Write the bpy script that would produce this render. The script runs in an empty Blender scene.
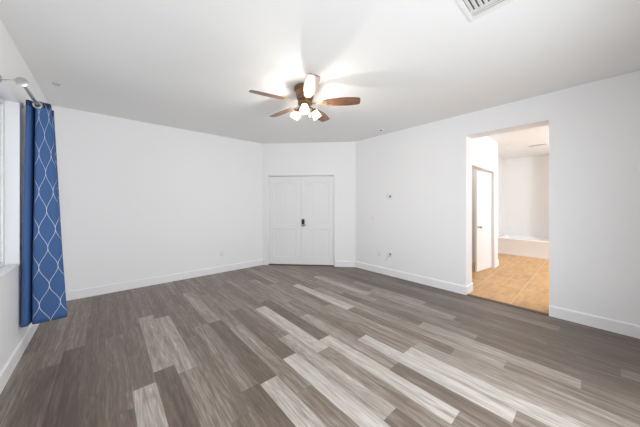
import bpy, bmesh, math, random
from mathutils import Vector, Matrix

# ------------------------------------------------------------------ camera, sky, lights, exposure
SC = bpy.context.scene
COL = SC.collection
CAMZ = 1.37
cam_d = bpy.data.cameras.new('camera')
cam_d.sensor_width = 36.0
cam_d.lens = 242.0 / 640.0 * 36.0
cam_d.shift_y = -9.2 / 640.0
cam_d.clip_start = 0.02
cam = bpy.data.objects.new('camera', cam_d)
COL.objects.link(cam)
cam.location = (0, 0, CAMZ)
cam.rotation_euler = (math.radians(90), 0, math.radians(-41.49))
SC.camera = cam

SC.view_settings.view_transform = 'Standard'
SC.view_settings.look = 'None'
SC.view_settings.gamma = 1.0
SC.view_settings.use_curve_mapping = False
SC.view_settings.exposure = -0.10
SC.cycles.max_bounces = 14
SC.cycles.diffuse_bounces = 9
SC.cycles.glossy_bounces = 5
SC.cycles.transparent_max_bounces = 12
SC.cycles.sample_clamp_indirect = 6.0

SKY = 0.3              # overcast sky seen through the windows
LAMP = 6.0             # glowing glass shades of the fan light
DAY_LEFT = 11.0       # daylight at the left window (W)
FILL_REAR = 122.0       # fill light behind the added rear window (W)
BULB = 1250.0           # bulbs inside the shades
BATH = 142.0            # unseen lamp added to light the bathroom (W)

world = bpy.data.worlds.new('sky')
SC.world = world
world.use_nodes = True
_bg = world.node_tree.nodes['Background']
_bg.inputs['Color'].default_value = (0.965, 0.98, 1.0, 1)
_bg.inputs['Strength'].default_value = SKY


def area(name, loc, direction, sx, sy, power, color=(1, 1, 1), portal=False):
    d = bpy.data.lights.new(name, 'AREA')
    d.shape = 'RECTANGLE'
    d.size, d.size_y = sx, sy
    d.energy = power
    d.color = color
    o = bpy.data.objects.new(name, d)
    COL.objects.link(o)
    o.location = loc
    o.rotation_euler = Vector(direction).to_track_quat('-Z', 'Y').to_euler()
    if portal:
        d.cycles.is_portal = True
    return o


WL, WR, WB, WF = -0.585, 4.085, 4.965, -0.48      # left, right, back, rear wall faces
CH_A, CH_B = Vector((2.653, 4.965)), Vector((4.085, 3.445))   # angled corner wall
CEIL = 2.74
WIN = (1.20, 3.44, 0.82, 2.287)                   # left window: y0 y1 z0 z1
FILL_WIN = (-0.4, 2.65, 0.14, 1.95)                     # rear window added for fill light: x0 x1 z0 z1
area('window_daylight', (WL - .155, (WIN[0] + WIN[1]) / 2, (WIN[2] + WIN[3]) / 2), (1, 0, 0),
     WIN[3] - WIN[2], WIN[1] - WIN[0], DAY_LEFT, (.955, .96, 1.0)).rotation_euler = (0, math.radians(-90), 0)
area('rear_fill_light', ((FILL_WIN[0] + FILL_WIN[1]) / 2, WF - .155, (FILL_WIN[2] + FILL_WIN[3]) / 2), (0, 1, 0),
     FILL_WIN[1] - FILL_WIN[0], FILL_WIN[3] - FILL_WIN[2], FILL_REAR, (.955, .96, 1.0)).rotation_euler = (math.radians(90), 0, 0)  # area light added behind the camera for even fill
area('closet_fill_light', (5.4, 1.95, 2.70), (0, 0, -1), 0.3, 0.3, 7.0, (1.0, 0.97, 0.92))  # unseen lamp added to brighten the closet gap
_vl = bpy.data.lights.new('bathroom_fill_light', 'POINT')  # point light added out of view to light the bathroom
_vl.energy, _vl.shadow_soft_size, _vl.color = BATH, .14, (0.85, 0.91, 1.0)
_vo = bpy.data.objects.new('bathroom_fill_light', _vl)
_vo.location = (6.75, -1.3, 2.05)
COL.objects.link(_vo)


# ------------------------------------------------------------------ helpers
def mat(name):
    m = bpy.data.materials.new(name)
    m.use_nodes = True
    nt = m.node_tree
    return m, nt, nt.nodes['Principled BSDF']


def N(nt, kind, **kw):
    n = nt.nodes.new(kind)
    for k, v in kw.items():
        setattr(n, k, v)
    return n


def L(nt, a, b):
    nt.links.new(a, b)


def math_node(nt, op, a, b=None, c=None):
    n = N(nt, 'ShaderNodeMath', operation=op)
    for i, v in enumerate((a, b, c)):
        if v is None:
            continue
        if isinstance(v, (int, float)):
            n.inputs[i].default_value = v
        else:
            L(nt, v, n.inputs[i])
    return n.outputs[0]


def mixc(nt, f, a, b, mode='MIX'):
    n = N(nt, 'ShaderNodeMix', data_type='RGBA', blend_type=mode)
    for sock, v in ((n.inputs[0], f), (n.inputs[6], a), (n.inputs[7], b)):
        if isinstance(v, (int, float)):
            sock.default_value = v
        elif isinstance(v, tuple):
            sock.default_value = v + (1,) if len(v) == 3 else v
        else:
            L(nt, v, sock)
    return n.outputs[2]


def paint(name, col, rough=.6, bump=0.0, scale=90, metal=0.0, spec=.5):
    m, nt, b = mat(name)
    b.inputs['Base Color'].default_value = col + (1,)
    b.inputs['Roughness'].default_value = rough
    b.inputs['Metallic'].default_value = metal
    b.inputs['Specular IOR Level'].default_value = spec
    tc = N(nt, 'ShaderNodeTexCoord')
    nz = N(nt, 'ShaderNodeTexNoise')
    nz.inputs['Scale'].default_value = scale
    nz.inputs['Detail'].default_value = 3
    L(nt, tc.outputs['Object'], nz.inputs['Vector'])
    if bump:
        bp = N(nt, 'ShaderNodeBump')
        bp.inputs['Strength'].default_value = bump
        bp.inputs['Distance'].default_value = .004
        L(nt, nz.outputs['Fac'], bp.inputs['Height'])
        L(nt, bp.outputs['Normal'], b.inputs['Normal'])
    else:
        f = math_node(nt, 'MULTIPLY_ADD', nz.outputs['Fac'], .12, rough - .06)
        L(nt, f, b.inputs['Roughness'])
    return m


class MB:
    """collects shapes that become ONE mesh object"""

    def __init__(self):
        self.bm = bmesh.new()

    def box(self, x0, x1, y0, y1, z0, z1, bevel=0.0, seg=2, mtx=None):
        r = bmesh.ops.create_cube(self.bm, size=1.0)
        vs = r['verts']
        for v in vs:
            v.co = Vector(((x0 + x1) / 2 + v.co.x * (x1 - x0), (y0 + y1) / 2 + v.co.y * (y1 - y0),
                           (z0 + z1) / 2 + v.co.z * (z1 - z0)))
        if bevel:
            es = list({e for v in vs for e in v.link_edges})
            r2 = bmesh.ops.bevel(self.bm, geom=es, offset=bevel, segments=seg, profile=.5, affect='EDGES')
            vs = list({v for f in r2['faces'] for v in f.verts} | {v for v in vs if v.is_valid})
        if mtx:
            for v in vs:
                v.co = mtx @ v.co
        return self

    def lathe(self, prof, n=32, mtx=None, close=True):
        rings = []
        for (r, z) in prof:
            if r < 1e-6:
                rings.append([self.bm.verts.new((0, 0, z))])
            else:
                rings.append([self.bm.verts.new((r * math.cos(2 * math.pi * i / n), r * math.sin(2 * math.pi * i / n), z))
                              for i in range(n)])
        for a, b in zip(rings, rings[1:]):
            for i in range(n):
                j = (i + 1) % n
                if len(a) == 1 and len(b) == 1:
                    continue
                if len(a) == 1:
                    self.bm.faces.new((a[0], b[i], b[j]))
                elif len(b) == 1:
                    self.bm.faces.new((a[i], b[0], a[j]))
                else:
                    self.bm.faces.new((a[i], b[i], b[j], a[j]))
        if mtx:
            for ring in rings:
                for v in ring:
                    v.co = mtx @ v.co
        return self

    def tube(self, pts, r, n=12, caps=True):
        pts = [Vector(p) for p in pts]
        rad = r if isinstance(r, (list, tuple)) else [r] * len(pts)
        rings = []
        up = Vector((0, 0, 1))
        for i, p in enumerate(pts):
            t = (pts[min(i + 1, len(pts) - 1)] - pts[max(i - 1, 0)]).normalized()
            ref = up if abs(t.dot(up)) < .95 else Vector((1, 0, 0))
            if i and rings:
                a = (pa - t * pa.dot(t)).normalized()
            else:
                a = t.cross(ref).normalized()
            pa = a
            b = t.cross(a)
            rings.append([self.bm.verts.new(p + rad[i] * (a * math.cos(2 * math.pi * k / n) + b * math.sin(2 * math.pi * k / n)))
                          for k in range(n)])
        for a, b in zip(rings, rings[1:]):
            for k in range(n):
                j = (k + 1) % n
                self.bm.faces.new((a[k], a[j], b[j], b[k]))
        if caps:
            self.bm.faces.new(rings[0][::-1])
            self.bm.faces.new(rings[-1])
        return self

    def prism(self, outline, z0, z1, mtx=None):
        a = [self.bm.verts.new((x, y, z0)) for x, y in outline]
        b = [self.bm.verts.new((x, y, z1)) for x, y in outline]
        n = len(a)
        fs = [self.bm.faces.new(a[::-1]), self.bm.faces.new(b)]
        for i in range(n):
            j = (i + 1) % n
            fs.append(self.bm.faces.new((a[i], a[j], b[j], b[i])))
        if mtx:
            for v in a + b:
                v.co = mtx @ v.co
        return self

    def wall(self, p0, p1, thick, z0, z1, holes=()):
        """wall from p0 to p1 (room on the LEFT of travel p0->p1), thick grows to the right"""
        p0, p1 = Vector(p0), Vector(p1)
        d = (p1 - p0)
        ln = d.length
        d.normalize()
        nrm = Vector((d.y, -d.x))
        ss = sorted({0.0, ln} | {h[0] for h in holes} | {h[1] for h in holes})
        zs = sorted({z0, z1} | {h[2] for h in holes} | {h[3] for h in holes})
        ss = [s for s in ss if 0 <= s <= ln]
        zs = [z for z in zs if z0 <= z <= z1]

        def solid(i, j):
            if i < 0 or j < 0 or i >= len(ss) - 1 or j >= len(zs) - 1:
                return False
            s, z = (ss[i] + ss[i + 1]) / 2, (zs[j] + zs[j + 1]) / 2
            return not any(h[0] < s < h[1] and h[2] < z < h[3] for h in holes)
        cache = {}

        def V(i, j, k):
            key = (i, j, k)
            if key not in cache:
                q = p0 + d * ss[i] + nrm * (thick * k)
                cache[key] = self.bm.verts.new((q.x, q.y, zs[j]))
            return cache[key]
        for i in range(len(ss) - 1):
            for j in range(len(zs) - 1):
                if not solid(i, j):
                    continue
                self.bm.faces.new((V(i, j, 0), V(i, j + 1, 0), V(i + 1, j + 1, 0), V(i + 1, j, 0)))
                self.bm.faces.new((V(i, j, 1), V(i + 1, j, 1), V(i + 1, j + 1, 1), V(i, j + 1, 1)))
                for (a, b, e, f) in ((i - 1, j, (i, j), (i, j + 1)), (i + 1, j, (i + 1, j + 1), (i + 1, j)),
                                     (i, j - 1, (i + 1, j), (i, j)), (i, j + 1, (i, j + 1), (i + 1, j + 1))):
                    if not solid(a, b):
                        self.bm.faces.new((V(*e, 0), V(*f, 0), V(*f, 1), V(*e, 1)))
        return self

    def build(self, name, material, parent=None, smooth=True, angle=35, mtx=None, recalc=True):
        if recalc:
            bmesh.ops.recalc_face_normals(self.bm, faces=self.bm.faces)
        me = bpy.data.meshes.new(name)
        if mtx:
            self.bm.transform(mtx)
        self.bm.to_mesh(me)
        self.bm.free()
        for mm in (material if isinstance(material, (list, tuple)) else [material]):
            me.materials.append(mm)
        if smooth:
            for p in me.polygons:
                p.use_smooth = True
            me.set_sharp_from_angle(angle=math.radians(angle))
        o = bpy.data.objects.new(name, me)
        COL.objects.link(o)
        if parent:
            o.parent = parent
        return o


def tag(o, label, cat, group=None):
    o['label'] = label
    o['category'] = cat
    if group:
        o['group'] = group
    return o


def struct(o, label=None):
    o['kind'] = 'structure'
    if label:
        o['label'] = label
    return o


def empty(name, loc, label, cat, group=None, rot=None):
    o = bpy.data.objects.new(name, None)
    o.empty_display_size = .1
    COL.objects.link(o)
    o.location = loc
    if rot is not None:
        o.rotation_euler = rot
    return tag(o, label, cat, group)


# ------------------------------------------------------------------ materials
M_wall = paint('wall_paint', (.86, .86, .868), .62, .12, 120, spec=.35)
M_ceil = paint('ceiling_paint', (.84, .84, .835), .8, .18, 140, spec=.2)
M_trim = paint('trim_paint', (.855, .855, .865), .45)
M_door = paint('door_paint', (.82, .82, .825), .42)
M_bath = paint('bathroom_paint', (.83, .83, .82), .6, .1, 120, spec=.35)
M_tub = paint('tub_enamel', (.86, .855, .845), .16)
M_vinyl = paint('window_vinyl', (.82, .83, .84), .35)
M_black = paint('black_plastic', (.012, .012, .014), .35)
M_duct = paint('duct_shadow_grey', (.10, .10, .10), .8)
M_dark = paint('dark_gap', (.02, .02, .02), .8)
M_nickel = paint('brushed_nickel', (.52, .51, .50), .32, metal=1.0)
M_greycap = paint('grey_cap', (.50, .50, .50), .5)
M_plate = paint('white_plastic', (.82, .82, .82), .35)
M_grille = paint('grille_enamel', (.78, .78, .77), .4)
M_bronze = paint('oiled_bronze', (.22, .12, .065), .38, metal=.55)
M_brass = paint('antique_brass', (.62, .45, .26), .3, metal=.9)
M_strip = paint('transition_strip', (.10, .06, .035), .45)


def floor_material():
    m, nt, b = mat('vinyl_plank')
    at = N(nt, 'ShaderNodeAttribute', attribute_name='tone')
    idn = N(nt, 'ShaderNodeAttribute', attribute_name='plank_id')
    uv = N(nt, 'ShaderNodeUVMap', uv_map='plank')
    tc = N(nt, 'ShaderNodeTexCoord')
    sep = N(nt, 'ShaderNodeSeparateXYZ')
    L(nt, tc.outputs['Object'], sep.inputs[0])
    # long fine grain, shifted plank by plank
    cmb = N(nt, 'ShaderNodeCombineXYZ')
    L(nt, math_node(nt, 'MULTIPLY', sep.outputs[0], 75), cmb.inputs[0])
    L(nt, math_node(nt, 'MULTIPLY', sep.outputs[1], 5.0), cmb.inputs[1])
    L(nt, math_node(nt, 'MULTIPLY', idn.outputs['Fac'], 37.0), cmb.inputs[2])
    g1 = N(nt, 'ShaderNodeTexNoise')
    g1.inputs['Scale'].default_value = 1.0
    g1.inputs['Detail'].default_value = 5
    g1.inputs['Roughness'].default_value = .65
    L(nt, cmb.outputs[0], g1.inputs['Vector'])
    # cathedral figure
    cm2 = N(nt, 'ShaderNodeCombineXYZ')
    L(nt, math_node(nt, 'MULTIPLY', sep.outputs[0], 9.0), cm2.inputs[0])
    L(nt, math_node(nt, 'MULTIPLY', sep.outputs[1], .6), cm2.inputs[1])
    L(nt, math_node(nt, 'MULTIPLY', idn.outputs['Fac'], 91.0), cm2.inputs[2])
    g2 = N(nt, 'ShaderNodeTexNoise')
    g2.inputs['Scale'].default_value = 1.0
    g2.inputs['Detail'].default_value = 2
    L(nt, cm2.outputs[0], g2.inputs['Vector'])
    rings = math_node(nt, 'FRACT', math_node(nt, 'MULTIPLY', g2.outputs['Fac'], 18.0))
    rings = math_node(nt, 'ABSOLUTE', math_node(nt, 'SUBTRACT', rings, .5))
    ramp = N(nt, 'ShaderNodeValToRGB')
    cr = ramp.color_ramp
    cr.elements[0].position, cr.elements[0].color = 0.0, (.082, .060, .046, 1)
    cr.elements[1].position, cr.elements[1].color = 1.0, (.54, .512, .48, 1)
    e = cr.elements.new(.35)
    e.color = (.165, .128, .101, 1)
    e = cr.elements.new(.65)
    e.color = (.315, .272, .236, 1)
    tone = math_node(nt, 'ADD', at.outputs['Fac'], math_node(nt, 'MULTIPLY_ADD', g1.outputs['Fac'], .85, -.415))
    tone = math_node(nt, 'ADD', tone, math_node(nt, 'MULTIPLY_ADD', rings, .28, -.07))
    cm3 = N(nt, 'ShaderNodeCombineXYZ')
    L(nt, math_node(nt, 'MULTIPLY', sep.outputs[0], 22), cm3.inputs[0])
    L(nt, math_node(nt, 'MULTIPLY', sep.outputs[1], .9), cm3.inputs[1])
    L(nt, math_node(nt, 'MULTIPLY', idn.outputs['Fac'], 53.0), cm3.inputs[2])
    g3 = N(nt, 'ShaderNodeTexNoise')
    g3.inputs['Scale'].default_value = 1.0
    g3.inputs['Detail'].default_value = 3
    L(nt, cm3.outputs[0], g3.inputs['Vector'])
    tone = math_node(nt, 'ADD', tone, math_node(nt, 'MULTIPLY_ADD', g3.outputs['Fac'], .7, -.35))
    L(nt, tone, ramp.inputs['Fac'])
    # hairline seams between planks (plank uv in metres)
    su = N(nt, 'ShaderNodeSeparateXYZ')
    L(nt, uv.outputs[0], su.inputs[0])
    du = math_node(nt, 'SUBTRACT', .5, math_node(nt, 'ABSOLUTE', math_node(nt, 'SUBTRACT', su.outputs[0], .5)))
    dv = math_node(nt, 'SUBTRACT', .5, math_node(nt, 'ABSOLUTE', math_node(nt, 'SUBTRACT', su.outputs[1], .5)))
    s1 = math_node(nt, 'LESS_THAN', du, .009)
    s2 = math_node(nt, 'LESS_THAN', dv, .0012)
    seam = math_node(nt, 'MULTIPLY', math_node(nt, 'MAXIMUM', s1, s2), .45)
    L(nt, mixc(nt, seam, ramp.outputs['Color'], (.05, .04, .033)), b.inputs['Base Color'])
    L(nt, math_node(nt, 'MULTIPLY_ADD', g1.outputs['Fac'], .14, .30), b.inputs['Roughness'])
    b.inputs['Specular IOR Level'].default_value = .5
    bp = N(nt, 'ShaderNodeBump')
    bp.inputs['Strength'].default_value = .12
    bp.inputs['Distance'].default_value = .002
    L(nt, g1.outputs['Fac'], bp.inputs['Height'])
    L(nt, bp.outputs['Normal'], b.inputs['Normal'])
    return m


def tile_material():
    m, nt, b = mat('travertine_tile')
    tc = N(nt, 'ShaderNodeTexCoord')
    sep = N(nt, 'ShaderNodeSeparateXYZ')
    L(nt, tc.outputs['Object'], sep.inputs[0])
    P = .55

    def cell(s, off):
        return math_node(nt, 'DIVIDE', math_node(nt, 'SUBTRACT', s, off - 10 * P), P)
    fx, fy = cell(sep.outputs[0], 5.02), cell(sep.outputs[1], .76)
    g = None
    for f in (fx, fy):
        d = math_node(nt, 'ABSOLUTE', math_node(nt, 'SUBTRACT', math_node(nt, 'FRACT', f), .5))
        q = math_node(nt, 'GREATER_THAN', d, .5 - .0085)
        g = q if g is None else math_node(nt, 'MAXIMUM', g, q)
    cid = N(nt, 'ShaderNodeCombineXYZ')
    L(nt, math_node(nt, 'FLOOR', fx), cid.inputs[0])
    L(nt, math_node(nt, 'FLOOR', fy), cid.inputs[1])
    wn = N(nt, 'ShaderNodeTexWhiteNoise')
    L(nt, cid.outputs[0], wn.inputs['Vector'])
    mp = N(nt, 'ShaderNodeMapping')
    mp.inputs['Scale'].default_value = (2.2, 9, 1)
    L(nt, tc.outputs['Object'], mp.inputs['Vector'])
    off = N(nt, 'ShaderNodeVectorMath', operation='ADD')
    L(nt, mp.outputs[0], off.inputs[0])
    L(nt, wn.outputs['Color'], off.inputs[1])
    nz = N(nt, 'ShaderNodeTexNoise')
    nz.inputs['Scale'].default_value = 1.3
    nz.inputs['Detail'].default_value = 6
    nz.inputs['Roughness'].default_value = .62
    L(nt, off.outputs[0], nz.inputs['Vector'])
    ramp = N(nt, 'ShaderNodeValToRGB')
    cr = ramp.color_ramp
    cr.elements[0].position, cr.elements[0].color = .3, (.43, .215, .075, 1)
    cr.elements[1].position, cr.elements[1].color = .72, (.65, .385, .145, 1)
    f = math_node(nt, 'ADD', nz.outputs['Fac'], math_node(nt, 'MULTIPLY_ADD', wn.outputs['Value'], .16, -.08))
    L(nt, f, ramp.inputs['Fac'])
    L(nt, mixc(nt, g, ramp.outputs['Color'], (.62, .50, .36)), b.inputs['Base Color'])
    b.inputs['Roughness'].default_value = .35
    bp = N(nt, 'ShaderNodeBump')
    bp.inputs['Strength'].default_value = .25
    bp.inputs['Distance'].default_value = .002
    bp.invert = True
    L(nt, g, bp.inputs['Height'])
    L(nt, bp.outputs['Normal'], b.inputs['Normal'])
    return m


def wood_blade():
    m, nt, b = mat('walnut_blade')
    tc = N(nt, 'ShaderNodeTexCoord')
    mp = N(nt, 'ShaderNodeMapping')
    mp.inputs['Scale'].default_value = (3, 40, 10)
    L(nt, tc.outputs['Object'], mp.inputs['Vector'])
    nz = N(nt, 'ShaderNodeTexNoise')
    nz.inputs['Scale'].default_value = 1.6
    nz.inputs['Detail'].default_value = 5
    L(nt, mp.outputs[0], nz.inputs['Vector'])
    ramp = N(nt, 'ShaderNodeValToRGB')
    cr = ramp.color_ramp
    cr.elements[0].position, cr.elements[0].color = .32, (.105, .048, .025, 1)
    cr.elements[1].position, cr.elements[1].color = .7, (.28, .135, .075, 1)
    L(nt, nz.outputs['Fac'], ramp.inputs['Fac'])
    L(nt, ramp.outputs['Color'], b.inputs['Base Color'])
    b.inputs['Roughness'].default_value = .36
    b.inputs['Specular IOR Level'].default_value = .6
    return m


PLAIN = .40            # plain hem margin of the curtain before the pattern starts


def curtain_material():
    m, nt, b = mat('blue_curtain_fabric')
    uv = N(nt, 'ShaderNodeUVMap', uv_map='cloth')
    su = N(nt, 'ShaderNodeSeparateXYZ')
    L(nt, uv.outputs[0], su.inputs[0])
    U = math_node(nt, 'FRACT', math_node(nt, 'DIVIDE', math_node(nt, 'ADD', su.outputs[0], 2.0 + .03), .106))
    ph = math_node(nt, 'MULTIPLY', su.outputs[1], 2 * math.pi / .35)
    a = math_node(nt, 'MULTIPLY', math_node(nt, 'SINE', ph), .25)
    d1 = math_node(nt, 'ABSOLUTE', math_node(nt, 'SUBTRACT', U, math_node(nt, 'ADD', .25, a)))
    d2 = math_node(nt, 'ABSOLUTE', math_node(nt, 'SUBTRACT', U, math_node(nt, 'SUBTRACT', .75, a)))
    line = math_node(nt, 'LESS_THAN', math_node(nt, 'MINIMUM', d1, d2), .0145)
    line = math_node(nt, 'MULTIPLY', line, math_node(nt, 'GREATER_THAN', su.outputs[0], PLAIN))
    nz = N(nt, 'ShaderNodeTexNoise')
    nz.inputs['Scale'].default_value = 260
    nz.inputs['Detail'].default_value = 2
    L(nt, uv.outputs[0], nz.inputs['Vector'])
    base = mixc(nt, nz.outputs['Fac'], (.038, .088, .222), (.054, .122, .290))
    top_band = math_node(nt, 'GREATER_THAN', su.outputs[1], 2.262)   # darker navy over the top of the cloth, around the grommets
    base = mixc(nt, math_node(nt, 'MULTIPLY', top_band, .8), base, (.012, .022, .060))
    L(nt, mixc(nt, math_node(nt, 'MULTIPLY', line, .8), base, (.66, .69, .72)), b.inputs['Base Color'])
    b.inputs['Roughness'].default_value = .55
    b.inputs['Specular IOR Level'].default_value = .2
    L(nt, math_node(nt, 'MULTIPLY_ADD', line, -.2, .58), b.inputs['Roughness'])
    return m


def glass_material():
    m, nt, b = mat('window_glass')
    nt.nodes.remove(b)
    out = nt.nodes['Material Output']
    tr = N(nt, 'ShaderNodeBsdfTransparent')
    tr.inputs['Color'].default_value = (.94, .96, .96, 1)
    gl = N(nt, 'ShaderNodeBsdfGlossy')
    gl.inputs['Roughness'].default_value = .02
    fr = N(nt, 'ShaderNodeFresnel')
    fr.inputs['IOR'].default_value = 1.45
    mx = N(nt, 'ShaderNodeMixShader')
    geo = N(nt, 'ShaderNodeNewGeometry')
    front = math_node(nt, 'SUBTRACT', 1.0, geo.outputs['Backfacing'])
    L(nt, math_node(nt, 'MULTIPLY', fr.outputs[0], front), mx.inputs[0])
    L(nt, tr.outputs[0], mx.inputs[1])
    L(nt, gl.outputs[0], mx.inputs[2])
    L(nt, mx.outputs[0], out.inputs['Surface'])
    return m


def lamp_glass():
    """thin frosted shade: lets part of the bulb's light straight through and glows itself"""
    m, nt, b = mat('lit_frosted_glass')
    out = nt.nodes['Material Output']
    b.inputs['Base Color'].default_value = (.9, .88, .82, 1)
    b.inputs['Roughness'].default_value = .4
    b.inputs['Emission Color'].default_value = (1.0, .90, .74, 1)
    b.inputs['Emission Strength'].default_value = LAMP
    tr = N(nt, 'ShaderNodeBsdfTransparent')
    mx = N(nt, 'ShaderNodeMixShader')
    mx.inputs[0].default_value = .75
    L(nt, b.outputs[0], mx.inputs[1])
    L(nt, tr.outputs[0], mx.inputs[2])
    L(nt, mx.outputs[0], out.inputs['Surface'])
    return m


def bulb_glow():
    m, nt, b = mat('lit_bulb')
    b.inputs['Base Color'].default_value = (.9, .88, .82, 1)
    b.inputs['Emission Color'].default_value = (1.0, .94, .85, 1)
    b.inputs['Emission Strength'].default_value = BULB
    return m


M_floor, M_tile, M_blade, M_curtain = floor_material(), tile_material(), wood_blade(), curtain_material()
M_glass, M_shade, M_bulb = glass_material(), lamp_glass(), bulb_glow()

# ------------------------------------------------------------------ floor
PW, PL, PX = .1466, 1.25, -.003
KNOWN = {  # column -> [(y of one plank end, tones from that end going towards +y, tones going towards -y)]
    0: (2.05, [.30, .25, .3], [.22, .25]),
    1: (2.238, [.28, .30, .3], [.68, .3]),
    2: (2.371, [.62, .36, .3], [.16, .3]),
    3: (2.222, [.64, .30, .3], [.46, .4]),
    4: (2.75, [.32, .35], [.34, .3, .3]),
    5: (2.95, [.30, .42], [.42, .20, .3]),
    6: (1.68, [.20, .55, .35], [.74, .5]),
    7: (1.42, [.50, .38, .4], [.40, .5]),
    8: (1.82, [.22, .38, .4], [.82, .5]),
    9: (0.88, [.66, .45, .35, .4], [.24, .3]),
    10: (1.685, [.80, .30, .4], [.46, .5]),
    11: (1.836, [.24, .48, .4], [.84, .4]),
    12: (1.12, [.58, .42, .36], [.28, .4]),
    13: (1.586, [.40, .52, .35], [.80, .4]),
    14: (1.16, [.44, .50, .3], [.84, .5]),
    15: (2.40, [.38, .55], [.52, .60, .4]),
    16: (2.12, [.80, .42], [.36, .52, .3]),
    17: (1.75, [.55, .36, .4], [.54, .4]),
    18: (1.312, [.28, .48, .4], [.60, .35]),
    19: (2.05, [.50, .40], [.46, .30]),
    20: (2.262, [.66, .4], [.40, .24]),
    21: (2.355, [.36, .42], [.56, .22]),
    22: (1.55, [.45, .3], [.30, .22]),
}
random.seed(11)


def build_floor():
    bm = bmesh.new()
    uvl = bm.loops.layers.uv.new('plank')
    cl = bm.faces.layers.float.new('tone')
    il = bm.faces.layers.float.new('plank_id')
    poly = [Vector((WL, WF)), Vector((WR, WF)), Vector((WR, 3.445)), Vector((CH_B.x, CH_B.y)), Vector((CH_A.x, CH_A.y)), Vector((WL, WB))]
    x0, x1 = WL - .05, WR + .02
    k0 = math.floor((x0 - PX) / PW)
    k1 = math.ceil((x1 - PX) / PW)
    for k in range(k0, k1):
        a, b = max(x0, PX + k * PW), min(x1, PX + (k + 1) * PW)
        if k in KNOWN:
            y, upt, dnt = KNOWN[k]
        else:
            y, upt, dnt = random.uniform(1, 2.2), [], []
        segs = []
        for i in range(5):
            t = upt[i] if i < len(upt) else random.uniform(.2, .5) - (.12 if k < 0 or k > 22 else 0)  # outer columns toned darker in place of the floor's light falloff
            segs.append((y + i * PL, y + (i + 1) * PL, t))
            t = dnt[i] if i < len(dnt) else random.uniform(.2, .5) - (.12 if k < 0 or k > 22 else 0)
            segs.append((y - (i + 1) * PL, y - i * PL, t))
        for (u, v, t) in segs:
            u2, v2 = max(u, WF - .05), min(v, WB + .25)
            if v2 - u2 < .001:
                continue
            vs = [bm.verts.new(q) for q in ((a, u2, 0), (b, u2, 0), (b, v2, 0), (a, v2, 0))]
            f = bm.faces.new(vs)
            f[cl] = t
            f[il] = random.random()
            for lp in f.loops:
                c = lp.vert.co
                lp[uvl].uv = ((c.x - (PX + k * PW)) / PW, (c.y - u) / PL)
    me = bpy.data.meshes.new('floor')
    bm.to_mesh(me)
    bm.free()
    me.materials.append(M_floor)
    o = bpy.data.objects.new('floor', me)
    COL.objects.link(o)
    return o


struct(build_floor(), 'grey brown wood-look plank floor of the empty room')
# ------------------------------------------------------------------ room shell
TH = .20
o = MB().wall((WL, WB), (WL, WF), TH, 0, CEIL,
              [(WB - WIN[1], WB - WIN[0], WIN[2], WIN[3])]).build('wall_left', M_wall, smooth=False)
struct(o, 'white wall with the window and the blue curtain')
o = MB().wall((CH_A.x, WB), (WL - TH, WB), TH, 0, CEIL).build('wall_back', M_wall, smooth=False)
struct(o, 'long plain white wall left of the double doors')
chd = (CH_A - CH_B).normalized()          # travel B -> A keeps the room on the left
chn = Vector((chd.y, -chd.x))             # points out of the room
CHL = (CH_A - CH_B).length


def ch_hit(px):
    u = (px - 320) / 242.0
    d = Vector((.7490 * u + .6625, -.6625 * u + .7490))
    # d*t = CH_B + chd*s
    det = d.x * (-chd.y) - d.y * (-chd.x)
    t = (CH_B.x * (-chd.y) - CH_B.y * (-chd.x)) / det
    return (d * t - CH_B).dot(chd)


DS0, DS1, DZ = ch_hit(334.6), ch_hit(267.6), 2.025
o = MB().wall(CH_B, CH_A, TH, 0, CEIL, [(DS0, DS1, -.01, DZ)]).build('wall_corner', M_wall, smooth=False)
struct(o, 'angled white corner wall holding the double doors')
RT = .27
OY0, OY1, OZ = .363, 1.281, 2.41
o = MB().wall((WR, WF - TH), (WR, CH_B.y), RT, 0, CEIL,
              [(OY0 - WF + TH, OY1 - WF + TH, -.01, OZ)]).build('wall_right', M_wall, smooth=False)
struct(o, 'white wall with the tall open doorway to the bathroom')
o = MB().wall((WL - TH, WF), (WR, WF), TH, 0, CEIL,
              [(FILL_WIN[0] - WL + TH, FILL_WIN[1] - WL + TH, FILL_WIN[2], FILL_WIN[3])]).build('wall_rear', M_wall, smooth=False)
struct(o)
mb = MB()
mb.box(WL - TH, WR + RT, WF - TH, WB + TH, CEIL, CEIL + .12)
struct(mb.build('ceiling', M_ceil, smooth=False), 'flat white ceiling with the fan')

# baseboards (0.13 high, eased top)
BH, BT = .13, .015


def baseboard(name, p0, p1, inward, ext=0.0):
    p0, p1, n = Vector(p0), Vector(p1), Vector(inward).normalized()
    d = (p1 - p0).normalized()
    p0 = p0 - d * ext
    p1 = p1 + d * ext
    prof = [(0, 0), (BT, 0), (BT, BH - .012), (BT - .004, BH - .004), (BT - .009, BH), (0, BH)]
    mb = MB()
    A = [mb.bm.verts.new((p0.x + n.x * q, p0.y + n.y * q, z)) for q, z in prof]
    B = [mb.bm.verts.new((p1.x + n.x * q, p1.y + n.y * q, z)) for q, z in prof]
    mb.bm.faces.new(A)
    mb.bm.faces.new(B[::-1])
    for i in range(len(prof)):
        j = (i + 1) % len(prof)
        mb.bm.faces.new((A[i], A[j], B[j], B[i]))
    return struct(mb.build(name, M_trim, smooth=False))


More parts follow.
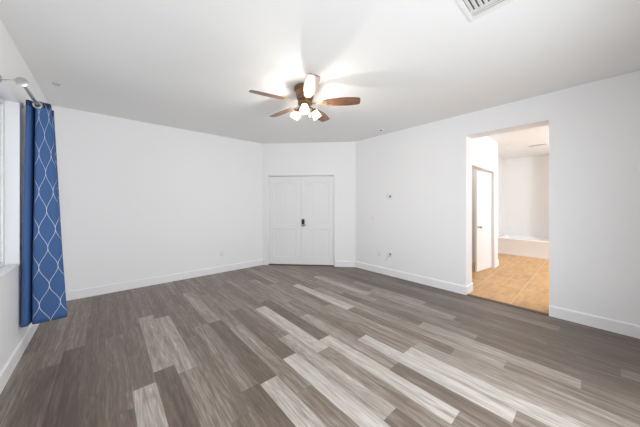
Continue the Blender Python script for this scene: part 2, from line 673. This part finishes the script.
baseboard('baseboard_left', (WL, WF), (WL, WB - BT), (1, 0))
baseboard('baseboard_back', (WL + BT, WB), (CH_A.x - .004, WB), (0, -1))
ci = -chn
q = CH_B + chd * (DS1 + .035)
baseboard('baseboard_corner_left', q, CH_A - chd * .01, ci)
q = CH_B + chd * (DS0 - .02)
baseboard('baseboard_corner_right', CH_B + chd * .01, q, ci)
baseboard('baseboard_right_far', (WR, OY1), (WR, CH_B.y - .004), (-1, 0))
baseboard('baseboard_right_near', (WR, WF + BT), (WR, OY0), (-1, 0))
baseboard('baseboard_rear', (WL + BT, WF), (WR - BT, WF), (0, 1))
baseboard('baseboard_doorway', (WR - BT, OY1), (WR + RT + .01, OY1), (0, -1))

# transition strip under the doorway
mb = MB()
prof = [(-.048, 0), (-.036, .007), (-.016, .011), (.016, .011), (.036, .007), (.048, 0)]
A = [mb.bm.verts.new((WR + .02 + a, OY0, z)) for a, z in prof]
B = [mb.bm.verts.new((WR + .02 + a, OY1 - BT, z)) for a, z in prof]
for i in range(5):
    mb.bm.faces.new((A[i], A[i + 1], B[i + 1], B[i]))
mb.bm.faces.new(A[::-1])
mb.bm.faces.new(B)
struct(mb.build('trim_1', M_strip), 'dark brown transition strip between planks and tile')

# ------------------------------------------------------------------ window_1 in the left wall
def window(name, horizontal_axis, a0, a1, z0, z1, face, outward, label):
    """vinyl slider: frame + mullion, glass pane child"""
    f0, f1 = face + outward * .082, face + outward * .150
    root = MB()

    def bx(mb, s0, s1, zz0, zz1, d0, d1, bev=.004):
        lo, hi = min(d0, d1), max(d0, d1)
        if horizontal_axis == 'y':
            mb.box(lo, hi, s0, s1, zz0, zz1, bev)
        else:
            mb.box(s0, s1, lo, hi, zz0, zz1, bev)
    w = .05
    bx(root, a0, a1, z0, z0 + w, f0, f1)
    bx(root, a0, a1, z1 - w, z1, f0, f1)
    bx(root, a0, a0 + w, z0 + w, z1 - w, f0, f1)
    bx(root, a1 - w, a1, z0 + w, z1 - w, f0, f1)
    mid = (a0 + a1) / 2
    bx(root, mid - .03, mid + .03, z0 + w, z1 - w, f0 + outward * .006, f1)
    fr = struct(root.build(name, M_vinyl), label)
    sash = MB()
    s = .034
    d0, d1 = f0 + outward * .014, f0 + outward * .045
    for (p, r) in ((a0 + w, mid - .03), (mid + .03, a1 - w)):
        bx(sash, p, r, z0 + w, z0 + w + s, d0, d1, .003)
        bx(sash, p, r, z1 - w - s, z1 - w, d0, d1, .003)
        bx(sash, p, p + s, z0 + w + s, z1 - w - s, d0, d1, .003)
        bx(sash, r - s, r, z0 + w + s, z1 - w - s, d0, d1, .003)
    sash.build('sash', M_vinyl, fr)
    for (p, r) in ((a0 + w + s, mid - .03 - s), (mid + .03 + s, a1 - w - s)):
        g = MB()
        bx(g, p - .006, r + .006, z0 + w + s - .006, z1 - w - s + .006, d0 + outward * .012, d0 + outward * .018, 0)
        g.build('glass_pane', M_glass, fr, smooth=False)
    return fr


window('window_1', 'y', WIN[0], WIN[1], WIN[2], WIN[3], WL, -1, 'white vinyl window beside the blue curtain')
window('window_fill', 'x', FILL_WIN[0], FILL_WIN[1], FILL_WIN[2], FILL_WIN[3], WF, -1, None)  # added window that lets the rear fill light in
mb = MB()
mb.box(WL - .082, WL + .006, WIN[0] + .001, WIN[1] - .001, WIN[2], WIN[2] + .012, .004)
struct(mb.build('trim_2', M_trim), 'white window sill board')

# ------------------------------------------------------------------ paneled door leaves
def leaf_mesh(w, h, t=.035, panels=None, nu=72, nv=150):
    """molded two-panel door: arched upper panel, plain lower panel, planked fields. front faces -y, x 0..w, z 0..h"""
    st = w * .155
    lo = (st, w - st, .17, .40 * h)
    up = (st, w - st, .455 * h, h - .135)
    arch = .075

    def inside(x, z, p, arc):
        x0, x1, z0, z1 = p
        top = z1
        if arc:
            f = (x - (x0 + x1) / 2) / ((x1 - x0) / 2)
            f = max(-1, min(1, f))
            top = z1 - arch * (1 - math.cos(f * math.pi / 2))
        return min(x - x0, x1 - x, z - z0, top - z)

    def depth(x, z):
        d = max(inside(x, z, lo, False), inside(x, z, up, True))
        if d <= 0:
            return 0.0
        pr = .012
        if d < pr:
            v = .007 * math.sin(d / pr * math.pi / 2)
        elif d < pr * 2.4:
            v = .007 - .003 * (d - pr) / (1.4 * pr)
        else:
            v = .004
            ww = (w - 2 * st) / 4
            g = ((x - st) / ww) % 1.0
            gd = min(g, 1 - g) * ww
            if gd < .007 and d > .045:
                v += .004 * (1 - gd / .007)
        return v
    xs = sorted({w * i / nu for i in range(nu + 1)})
    zs = sorted({h * j / nv for j in range(nv + 1)})
    mb = MB()
    g = [[mb.bm.verts.new((x, depth(x, z), z)) for z in zs] for x in xs]
    for i in range(len(xs) - 1):
        for j in range(len(zs) - 1):
            mb.bm.faces.new((g[i][j], g[i + 1][j], g[i + 1][j + 1], g[i][j + 1]))
    bk = [[mb.bm.verts.new((x, t, z)) for z in (zs[0], zs[-1])] for x in (xs[0], xs[-1])]
    mb.bm.faces.new((bk[0][0], bk[0][1], bk[1][1], bk[1][0]))
    mb.bm.faces.new([g[i][0] for i in range(len(xs))][::-1] + [bk[0][0], bk[1][0]])
    mb.bm.faces.new([g[i][-1] for i in range(len(xs))] + [bk[1][1], bk[0][1]])
    mb.bm.faces.new([g[0][j] for j in range(len(zs))] + [bk[0][1], bk[0][0]])
    mb.bm.faces.new([g[-1][j] for j in range(len(zs))][::-1] + [bk[1][0], bk[1][1]])
    return mb


# frame of the angled wall: x from A-side (left in the photo) to B-side, y outwards
ang = math.atan2(-chd.y, -chd.x)
base = CH_B + chd * DS1
CHM = Matrix.Translation((base.x, base.y, 0)) @ Matrix.Rotation(ang, 4, 'Z')
DW = DS1 - DS0
JT = .018
mb = MB()
mb.box(0, JT, -.002, .14, 0, DZ, .002)
mb.box(DW - JT, DW, -.002, .14, 0, DZ, .002)
mb.box(JT, DW - JT, -.002, .14, DZ - JT, DZ, .002)
struct(mb.build('trim_3', M_trim, mtx=CHM), 'white jamb around the double doors')
mb = MB()
for (x0, x1, z0, z1) in ((-.035, .006, 0, DZ + .035), (DW - .006, DW + .020, 0, DZ + .035), (.006, DW - .006, DZ - .006, DZ + .035)):
    mb.box(x0, x1, -.013, 0, z0, z1, .003)
struct(mb.build('trim_4', M_trim, mtx=CHM), 'narrow white casing around the double doors')
mb = MB()
mb.box(JT, DW - JT, .010, .13, 0, .012, .003)
struct(mb.build('trim_5', M_strip, mtx=CHM), 'brown threshold under the double doors')
LWD = (DW - 2 * JT - .008) / 2
for i in (0, 1):
    lf = leaf_mesh(LWD, DZ - JT - .022)
    x = JT + .002 + i * (LWD + .004)
    d = lf.build('door_%d' % (i + 1), M_door, angle=50, mtx=CHM @ Matrix.Translation((x, .055, .017)))
    struct(d, ('left leaf of the white double doors', 'right leaf of the white double doors with the black lock')[i])
    if i == 1:
        lk = MB()
        lk.box(x + .012, x + .078, .033, .0555, .875, 1.035, .009, 3)
        lk.box(x + .024, x + .066, .029, .036, .965, 1.022, .003)
        lock = lk.build('door_lock', M_black, d, mtx=CHM)
        lock['label'] = 'black keypad lock'
        lv = MB()
        zc = .905
        lv.lathe([(0, 0), (.020, 0), (.020, .012), (.011, .016), (.011, .036), (0, .036)], 20,
                 Matrix.Translation((x + .045, .033, zc)) @ Matrix.Rotation(math.radians(90), 4, 'X'))
        lv.tube([(x + .045, .004, zc), (x + .075, .002, zc), (x + .112, .004, zc), (x + .135, .010, zc)], [.009, .0085, .008, .006], 10)
        h = lv.build('lever', M_nickel, lock, mtx=CHM)
        h['label'] = 'small nickel lever'
# dark closet behind the double doors is closed off by the jamb; a back board keeps daylight out
mb = MB()
mb.box(-.1, DW + .1, .205, .225, 0, DZ + .1)
struct(mb.build('wall_corner_back', M_wall, mtx=CHM, smooth=False))

# ------------------------------------------------------------------ bathroom beyond the doorway
BX0, BX1, BYL, BYR = WR + RT, 9.08, 1.42, -1.6
mb = MB()
mb.box(WR + .02, BX1 + .1, BYR - .1, 2.75, -.05, 0.0)
struct(mb.build('floor_bathroom', M_tile, smooth=False), 'tan stone-look tile floor of the bathroom')
mb = MB()
mb.box(WR + RT, BX1 + .1, BYR - .1, 2.75, CEIL, CEIL + .12)
struct(mb.build('ceiling_bathroom', M_bath, smooth=False))
CLX0, CLX1, CLZ = 4.62, 6.215, 2.06
BXE = 6.57
o = MB().wall((BXE, BYL), (BX0, BYL), .10, 0, CEIL, [(BXE - CLX1, BXE - CLX0, -.01, CLZ)]).build('wall_bathroom_left', M_bath, smooth=False)
struct(o, 'white bathroom wall with the closet opening')
o = MB().wall((BXE, 2.6), (BXE, BYL + .1), .10, 0, CEIL).build('wall_closet_side', M_bath, smooth=False)
struct(o)
# travel +y with room on left would be x<; the closet side wall faces +x
o = MB().wall((BX0, 2.6), (BXE - .0, 2.6), -.10, 0, CEIL).build('wall_closet_back', M_bath, smooth=False)
struct(o)
o = MB().wall((BX1, 1.84), (BXE, 1.84), .10, 0, CEIL).build('wall_alcove_left', M_bath, smooth=False)
struct(o)
o = MB().wall((BX1, BYR), (BX1, 1.94), .10, 0, CEIL).build('wall_bathroom_back', M_bath, smooth=False)
struct(o, 'white bathroom wall above the tub')
o = MB().wall((BX0, BYR), (BX1, BYR), .10, 0, CEIL).build('wall_bathroom_right', M_bath, smooth=False)
struct(o)
mb = MB()
mb.box(8.25, BX1, .20, .30, 0, CEIL)
struct(mb.build('wall_alcove_right', M_bath, smooth=False))
# closet opening casing
mb = MB()
cw = .05
mb.box(CLX0 - cw, CLX0, BYL - .014, BYL, 0, CLZ + cw, .004)
mb.box(CLX1, CLX1 + cw, BYL - .014, BYL, 0, CLZ + cw, .004)
mb.box(CLX0, CLX1, BYL - .014, BYL, CLZ, CLZ + cw, .004)
struct(mb.build('trim_6', M_trim), 'white casing of the bathroom closet')
baseboard('baseboard_bathroom_left', (CLX1 + cw, BYL), (BXE + BT, BYL), (0, -1))
# closet door ajar, hinged on the far jamb and swung into the closet
lf = leaf_mesh(.635, 2.03)
th = math.atan2(-.094, .63)
DM = Matrix.Translation((5.580, 1.549, .012)) @ Matrix.Rotation(th, 4, 'Z')
d = lf.build('door_3', M_door, angle=50, mtx=DM)
struct(d, 'white paneled closet door standing ajar in the bathroom')
kb = MB()
kb.lathe([(0, 0), (.027, 0), (.027, .006), (.012, .010), (.012, .030), (.027, .042), (.029, .052), (.022, .062), (0, .066)], 20,
         Matrix.Translation((.055, 0.0, .90)) @ Matrix.Rotation(math.radians(90), 4, 'X'))
k = kb.build('door_knob', M_nickel, d, mtx=DM)

# closet shelf with hanging rod
sh = empty('closet_shelf', (5.5, 2.3, 1.68), 'white closet shelf with hanging rod behind the ajar bathroom closet door', 'shelf')
mb = MB()
mb.box(BX0 - 5.5, BXE - .10 - 5.5, -.02, .30, .04, .06, .002)
mb.build('shelf_board', M_trim, sh)
mb = MB()
mb.tube([(BX0 - 5.5, .0, -.03), (BXE - .10 - 5.5, .0, -.03)], .016, 14)
mb.build('hanging_rod', M_nickel, sh)
mb = MB()
mb.box(BXE - .125 - 5.5, BXE - .10 - 5.5, -.06, .30, -.07, .04, .003)
mb.build('shelf_cleat', M_trim, sh)

# bathtub: rim, apron and a hollow basin
def bathtub():
    X0, X1, Y0, Y1, H = 8.25, BX1 - .002, .302, 1.838, .445
    mb = MB()
    bm = mb.bm

    def rr(x0, x1, y0, y1, r, z, n=8):
        pts = []
        for (cx, cy, a0) in ((x1 - r, y1 - r, 0), (x0 + r, y1 - r, 90), (x0 + r, y0 + r, 180), (x1 - r, y0 + r, 270)):
            for i in range(n + 1):
                a = math.radians(a0 + 90 * i / n)
                pts.append(bm.verts.new((cx + r * math.cos(a), cy + r * math.sin(a), z)))
        return pts
    loops = [rr(X0 + .012, X1, Y0, Y1, .004, 0), rr(X0 + .012, X1, Y0, Y1, .004, H - .045), rr(X0, X1, Y0, Y1, .008, H - .03),
             rr(X0, X1, Y0, Y1, .012, H - .012), rr(X0 + .012, X1 - .004, Y0 + .004, Y1 - .004, .02, H),
             rr(X0 + .075, X1 - .075, Y0 + .10, Y1 - .10, .10, H), rr(X0 + .09, X1 - .09, Y0 + .12, Y1 - .12, .11, H - .02),
             rr(X0 + .13, X1 - .13, Y0 + .20, Y1 - .20, .13, .14), rr(X0 + .20, X1 - .20, Y0 + .28, Y1 - .28, .10, .09)]
    for a, b in zip(loops, loops[1:]):
        n = len(a)
        for i in range(n):
            j = (i + 1) % n
            bm.faces.new((a[i], a[j], b[j], b[i]))
    bm.faces.new(loops[-1])
    bm.faces.new(loops[0][::-1])
    return mb.build('bathtub', M_tub, angle=50)


tag(bathtub(), 'white alcove bathtub at the far end of the bathroom', 'bathtub')

# ------------------------------------------------------------------ ceiling registers and small fittings
def register(name, cx, cy, sx, sy, label, slots_x, end_slots, lw=.0115):
    """stamped ceiling register: frame, dark duct opening, louver blades as separate parts"""
    r = empty(name, (cx, cy, CEIL), label, 'vent')
    f = MB()
    b = .034
    f.box(-sx / 2, sx / 2, -sy / 2, -sy / 2 + b, -.008, 0, .003)
    f.box(-sx / 2, sx / 2, sy / 2 - b, sy / 2, -.008, 0, .003)
    f.box(-sx / 2, -sx / 2 + b, -sy / 2 + b, sy / 2 - b, -.008, 0, .003)
    f.box(sx / 2 - b, sx / 2, -sy / 2 + b, sy / 2 - b, -.008, 0, .003)
    f.build('frame', M_grille, r)
    d = MB()
    d.box(-sx / 2 + b, sx / 2 - b, -sy / 2 + b, sy / 2 - b, -.0015, 0)
    d.build('duct_opening', M_duct, r, smooth=False)
    ex = .075 if end_slots else 0
    x0, x1 = -sx / 2 + b, sx / 2 - b - ex
    y0, y1 = -sy / 2 + b, sy / 2 - b
    n = slots_x
    for i in range(n):
        yy = y0 + (i + .5) * (y1 - y0) / n
        m = MB()
        R = Matrix.Translation((0, yy, -.007)) @ Matrix.Rotation(math.radians(22), 4, 'X')
        m.box(x0, x1, -lw, lw, -.0012, .0012, mtx=R)
        m.build('louver', M_grille, r, smooth=False)
    if end_slots:
        s = MB()
        s.box(x1, x1 + .012, y0, y1, -.007, -.001)
        s.build('divider', M_grille, r, smooth=False)
        for i in range(3):
            xx = x1 + .012 + (i + .5) * (ex - .012) / 3
            m = MB()
            R = Matrix.Translation((xx, 0, -.007)) @ Matrix.Rotation(math.radians(-14), 4, 'Y')
            m.box(-.0105, .0105, y0, y1, -.0012, .0012, mtx=R)
            m.build('louver', M_grille, r, smooth=False)
    return r


register('air_vent', 2.045 - .19, .615 - .15, .38, .30, 'white louvered air vent on the ceiling near the camera', 8, True)
register('air_vent', 7.48, .87, .20, .36, 'small white air vent on the bathroom ceiling', 7, False, .012)


def disc(name, x, y, r, label, cat, dark=True, z=CEIL, h=.014, m_cover=None):
    e = empty(name, (x, y, z), label, cat)
    m = MB()
    m.lathe([(0, 0), (r, 0), (r, -h * .5), (r * .88, -h), (r * .66, -h), (r * .62, -h * .6), (0, -h * .6)], 28)
    m.build('cover', M_greycap if m_cover else M_plate, e)
    if dark:
        m = MB()
        m.lathe([(0, -h * .6), (r * .58, -h * .6), (r * .50, -h * 1.1), (0, -h * 1.1)], 20)
        m.build('core', M_dark, e)
    return e


disc('ceiling_sensor', 3.773, 2.578, .045, 'small round sensor with dark centre on the ceiling near the right wall', 'sensor')
disc('ceiling_fitting', -.421, 4.04, .032, 'small round grey cap on the ceiling above the blue curtain', 'cap', False, m_cover='grey')
disc('ceiling_fitting', 7.155, 1.33, .05, 'small round white fitting on the bathroom ceiling', 'fitting', False)


# ------------------------------------------------------------------ wall plates on the right wall
def plate(name, y, z, label, cat, kind, w=.072, h=.116):
    e = empty(name, (WR, y, z), label, cat)
    m = MB()
    m.box(-.006, 0, -w / 2, w / 2, -h / 2, h / 2, .003)
    m.build('cover_plate', M_plate, e)
    if kind == 'jack':
        m = MB()
        m.lathe([(0, 0), (.019, 0), (.019, .005), (.012, .007), (.012, .016), (0, .016)], 18,
                Matrix.Translation((-.006, -.022, 0)) @ Matrix.Rotation(math.radians(-90), 4, 'Y'))
        j = m.build('jack', M_jack, e)
        j['label'] = 'grey round jack'
    elif kind == 'outlet':
        for s in (-1, 1):
            m = MB()
            m.box(-.009, -.006, -.017, .017, s * .026 - .014, s * .026 + .014, .002)
            m.build('socket', M_plate, e)
    elif kind == 'switch':
        m = MB()
        m.box(-.011, -.006, -.017, .017, -.034, .034, .002)
        m.build('rocker', M_plate, e)
    return e


M_jack = paint('grey_jack', (.16, .16, .165), .4)
plate('cable_plate', 2.605, 1.52, 'white wall plate with grey jack high on the right wall', 'wall plate', 'jack', .13, .116)
op = plate('outlet_plate', 2.60, .415, 'white wall plate with grey jack low on the right wall above the baseboard', 'wall plate', 'jack', .10, .116)
m = MB()
m.tube([(-.016, -.018, -.006), (-.030, -.010, -.012), (-.036, .010, -.040), (-.024, .040, -.085), (-.014, .070, -.110), (-.012, .088, -.150)], .004, 8)
m.build('cable', paint('grey_cable', (.55, .55, .55), .5), op)['label'] = 'short loose grey cable'
plate('light_switch', 2.99, 1.105, 'white rocker switch plate on the right wall nearest the double doors', 'switch', 'switch')
plate('outlet', 2.83, .395, 'white power outlet low on the right wall toward the double doors', 'outlet', 'outlet')
# low outlet on the long back wall
u = (222.3 - 320) / 242.0
dv = Vector((.7490 * u + .6625, -.6625 * u + .7490))
t = WB / dv.y
e = empty('outlet', (dv.x * t, WB, CAMZ - (253.3 - 204.3) * t / 242), 'white power outlet low on the long back wall', 'outlet')
m = MB()
m.box(-.036, .036, -.006, 0, -.058, .058, .003)
m.build('cover_plate', M_plate, e)
for s in (-1, 1):
    m = MB()
    m.box(-.017, .017, -.009, -.006, s * .026 - .014, s * .026 + .014, .002)
    m.build('socket', M_plate, e)

# ------------------------------------------------------------------ ceiling fan
FX, FY = 1.752, 2.248
fan = empty('ceiling_fan', (FX, FY, CEIL), 'brown five-blade ceiling fan with three lit glass shades', 'ceiling fan')
m = MB()
m.lathe([(0, 0), (.122, 0), (.126, -.010), (.126, -.030), (.118, -.042), (.108, -.050), (.104, -.075), (.100, -.115),
         (.092, -.140), (.080, -.152), (0, -.152)], 48)
m.build('motor_housing', M_bronze, fan)
m = MB()
m.lathe([(0, -.152), (.070, -.152), (.082, -.162), (.088, -.178), (.082, -.196), (.066, -.206), (.058, -.222), (.060, -.238), (.052, -.254),
         (.030, -.266), (.014, -.270), (.010, -.282), (0, -.286)], 40)
m.build('switch_housing', M_bronze, fan)
BZ = -.185
ROLL = math.radians(-13)
for i in range(5):
    a = math.radians(281.5 + 72 * i - 41.49)
    R = Matrix.Rotation(a, 4, 'Z')
    # blade outline along +x
    xs = [.215, .23, .27, .34, .42, .50, .565, .612, .632, .640]
    hw = [.038, .047, .055, .065, .072, .072, .067, .061, .056, .046]
    out = [(x, -w) for x, w in zip(xs, hw)] + [(.644, 0)] + [(x, w) for x, w in zip(xs[::-1], hw[::-1])]
    m = MB()
    m.prism(out, -.003, .003)
    es = [e for e in m.bm.edges if abs(e.verts[0].co.z - e.verts[1].co.z) < 1e-6]
    bmesh.ops.bevel(m.bm, geom=es, offset=.0015, segments=1, affect='EDGES')
    T = R @ Matrix.Translation((0, 0, BZ)) @ Matrix.Rotation(ROLL, 4, 'X')
    bl = m.build('blade', M_blade, fan, mtx=Matrix.Identity(4))
    bl.matrix_local = T
    m = MB()
    br = [(.075, -.014), (.13, -.011), (.175, -.016), (.205, -.036), (.245, -.042), (.275, -.030), (.262, -.014), (.285, 0),
          (.262, .014), (.275, .030), (.245, .042), (.205, .036), (.175, .016), (.13, .011), (.075, .014)]
    m.prism(br, -.0075, -.0035)
    for (sx, sy) in ((.235, -.024), (.235, .024), (.262, 0)):
        m.lathe([(0, -.0105), (.005, -.0095), (.006, -.0075)], 10, Matrix.Translation((sx, sy, 0)))
    m.build('blade_iron', M_brass, bl)
for i, deg in enumerate((-88, 22, 150)):
    a = math.radians(deg - 41.49)
    R = Matrix.Rotation(a, 4, 'Z')
    m = MB()
    m.tube([R @ Vector(p) for p in ((.050, 0, -.226), (.075, 0, -.222), (.094, 0, -.230), (.104, 0, -.244))], .009, 12)
    arm = m.build('light_arm', M_bronze, fan)
    T = R @ Matrix.Translation((.104, 0, -.242)) @ Matrix.Rotation(math.radians(-32), 4, 'Y')
    m = MB()
    m.lathe([(0, .006), (.020, .006), (.032, -.004), (.036, -.016), (.037, -.032), (.035, -.032), (.033, -.016), (.018, -.008), (0, -.008)], 20, T)
    m.build('socket_cup', M_bronze, arm)
    m = MB()
    m.lathe([(.030, -.018), (.032, -.026), (.037, -.042), (.042, -.062), (.044, -.080), (.050, -.098), (.054, -.104),
             (.051, -.102), (.041, -.080), (.039, -.062), (.034, -.042), (.029, -.026), (.027, -.018)], 28, T)
    s = m.build('glass_shade', M_shade, fan)
    s['label'] = 'lit frosted glass shade'
    m = MB()
    m.lathe([(0, -.020), (.009, -.021), (.009, -.034), (.011, -.042), (.015, -.052), (.016, -.059), (.014, -.067), (.008, -.073), (0, -.075)], 18, T)
    m.build('bulb', M_bulb, s)
for (dx, dy, ln) in ((.030, -.048, .10), (-.045, .030, .13)):
    m = MB()
    m.tube([(dx, dy, -.235), (dx * 1.05, dy * 1.05, -.235 - ln)], .0016, 6)
    m.lathe([(0, .006), (.005, 0), (.006, -.010), (0, -.020)], 12, Matrix.Translation((dx * 1.05, dy * 1.05, -.235 - ln)))
    m.build('pull_chain', M_brass, fan)

# ------------------------------------------------------------------ curtain and rod
TOP = [(-.548, 3.56), (-.548, 3.46), (-.542, 3.405), (-.525, 3.385), (-.508, 3.41), (-.500, 3.48), (-.496, 3.55), (-.490, 3.48),
       (-.487, 3.41), (-.470, 3.382), (-.430, 3.385), (-.398, 3.395), (-.391, 3.43), (-.405, 3.49), (-.44, 3.55), (-.452, 3.58),
       (-.42, 3.60), (-.398, 3.61), (-.402, 3.65), (-.44, 3.70)]
BOT = [(-.576, 3.56), (-.576, 3.46), (-.574, 3.395), (-.555, 3.375), (-.530, 3.385), (-.520, 3.46), (-.515, 3.55), (-.512, 3.47),
       (-.507, 3.41), (-.480, 3.386), (-.380, 3.384), (-.300, 3.392), (-.286, 3.42), (-.31, 3.48), (-.38, 3.54), (-.41, 3.58),
       (-.35, 3.60), (-.31, 3.61), (-.32, 3.65), (-.40, 3.70)]


def catmull(pts, n=6):
    out = []
    for i in range(len(pts) - 1):
        p = [Vector(pts[max(0, min(len(pts) - 1, i + k))]) for k in (-1, 0, 1, 2)]
        for j in range(n):
            t = j / n
            out.append(.5 * (2 * p[1] + (p[2] - p[0]) * t + (2 * p[0] - 5 * p[1] + 4 * p[2] - p[3]) * t * t
                             + (3 * p[1] - p[0] - 3 * p[2] + p[3]) * t ** 3))
    out.append(Vector(pts[-1]))
    return out


RX, RZ = -.471, 2.285
CT, CB = 2.315, .272
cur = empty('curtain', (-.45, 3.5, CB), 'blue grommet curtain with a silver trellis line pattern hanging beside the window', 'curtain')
ct, cb = catmull(TOP), catmull(BOT)
bm = bmesh.new()
uvl = bm.loops.layers.uv.new('cloth')
NV = 48
grid, U = [], []
acc = 0
for i, (a, b) in enumerate(zip(ct, cb)):
    if i:
        mid0 = ct[i - 1].lerp(cb[i - 1], .6)
        acc += (a.lerp(b, .6) - mid0).length
    U.append(acc)
    col = []
    for j in range(NV + 1):
        f = j / NV
        p = a.lerp(b, f ** 1.05)
        wob = .006 * math.sin(7 * f + i * .12) * f
        col.append(bm.verts.new((p.x + .45 + wob * .3, p.y - 3.5 + wob, (CT + (CB - CT) * f) - CB)))
    grid.append(col)
for i in range(len(grid) - 1):
    for j in range(NV):
        f = bm.faces.new((grid[i][j], grid[i][j + 1], grid[i + 1][j + 1], grid[i + 1][j]))
        for lp, (ii, jj) in zip(f.loops, ((i, j), (i, j + 1), (i + 1, j + 1), (i + 1, j))):
            lp[uvl].uv = (U[ii], (CT + (CB - CT) * jj / NV))
me = bpy.data.meshes.new('panel')
bm.to_mesh(me)
bm.free()
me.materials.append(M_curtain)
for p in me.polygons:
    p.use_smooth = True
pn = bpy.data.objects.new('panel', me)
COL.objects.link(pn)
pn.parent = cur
md = pn.modifiers.new('thickness', 'SOLIDIFY')
md.thickness = .0025
md.offset = 0
# grommets where the rod pierces each fold
for (gy, gx) in ((3.382, RX), (3.475, RX), (3.575, RX)):
    m = MB()
    m.lathe([(.019, -.003), (.031, -.004), (.033, 0), (.031, .004), (.019, .003), (.018, 0), (.019, -.003)], 28,
            Matrix.Translation((gx + .45, gy - 3.5, RZ - CB - .004)) @ Matrix.Rotation(math.radians(90), 4, 'X'))
    m.build('grommet', M_nickel, cur)

rod = empty('curtain_rod', (WL, 3.3, RZ), 'short brushed nickel curtain rod above the window holding the blue curtain', 'curtain rod')
ox, oy = -WL, -3.3
m = MB()
m.tube([(RX + ox, 2.86 + oy, 0), (RX + ox, 3.74 + oy, 0)], .0125, 16)
m.build('pole', M_nickel, rod)
m = MB()
m.lathe([(0, 0), (.0135, 0), (.0175, .003), (.0175, .012), (.028, .018), (.034, .028), (.034, .034), (.020, .040), (0, .040)], 24,
        Matrix.Translation((RX + ox, 2.865 + oy, 0)) @ Matrix.Rotation(math.radians(90), 4, 'X'))
m.build('finial', M_nickel, rod)
for by in (2.885, 3.541):
    m = MB()
    m.lathe([(0, 0), (.028, 0), (.028, .004), (.020, .008), (0, .008)], 22,
            Matrix.Translation((0, by + oy, .008)) @ Matrix.Rotation(math.radians(90), 4, 'Y'))
    pts = [(.004, by + oy, .008)]
    for k in range(9):
        f = k / 8
        pts.append((.02 + (RX + ox - .02) * f, by + oy, .010 + .016 * math.sin(f * math.pi) - .026 * f * f))
    m.tube(pts, .0065, 10)
    m.lathe([(.0128, -.010), (.018, -.010), (.018, .010), (.0128, .010), (.0128, -.010)], 20,
            Matrix.Translation((RX + ox, by + oy, 0)) @ Matrix.Rotation(math.radians(90), 4, 'X'))
    m.build('bracket', M_nickel, rod)
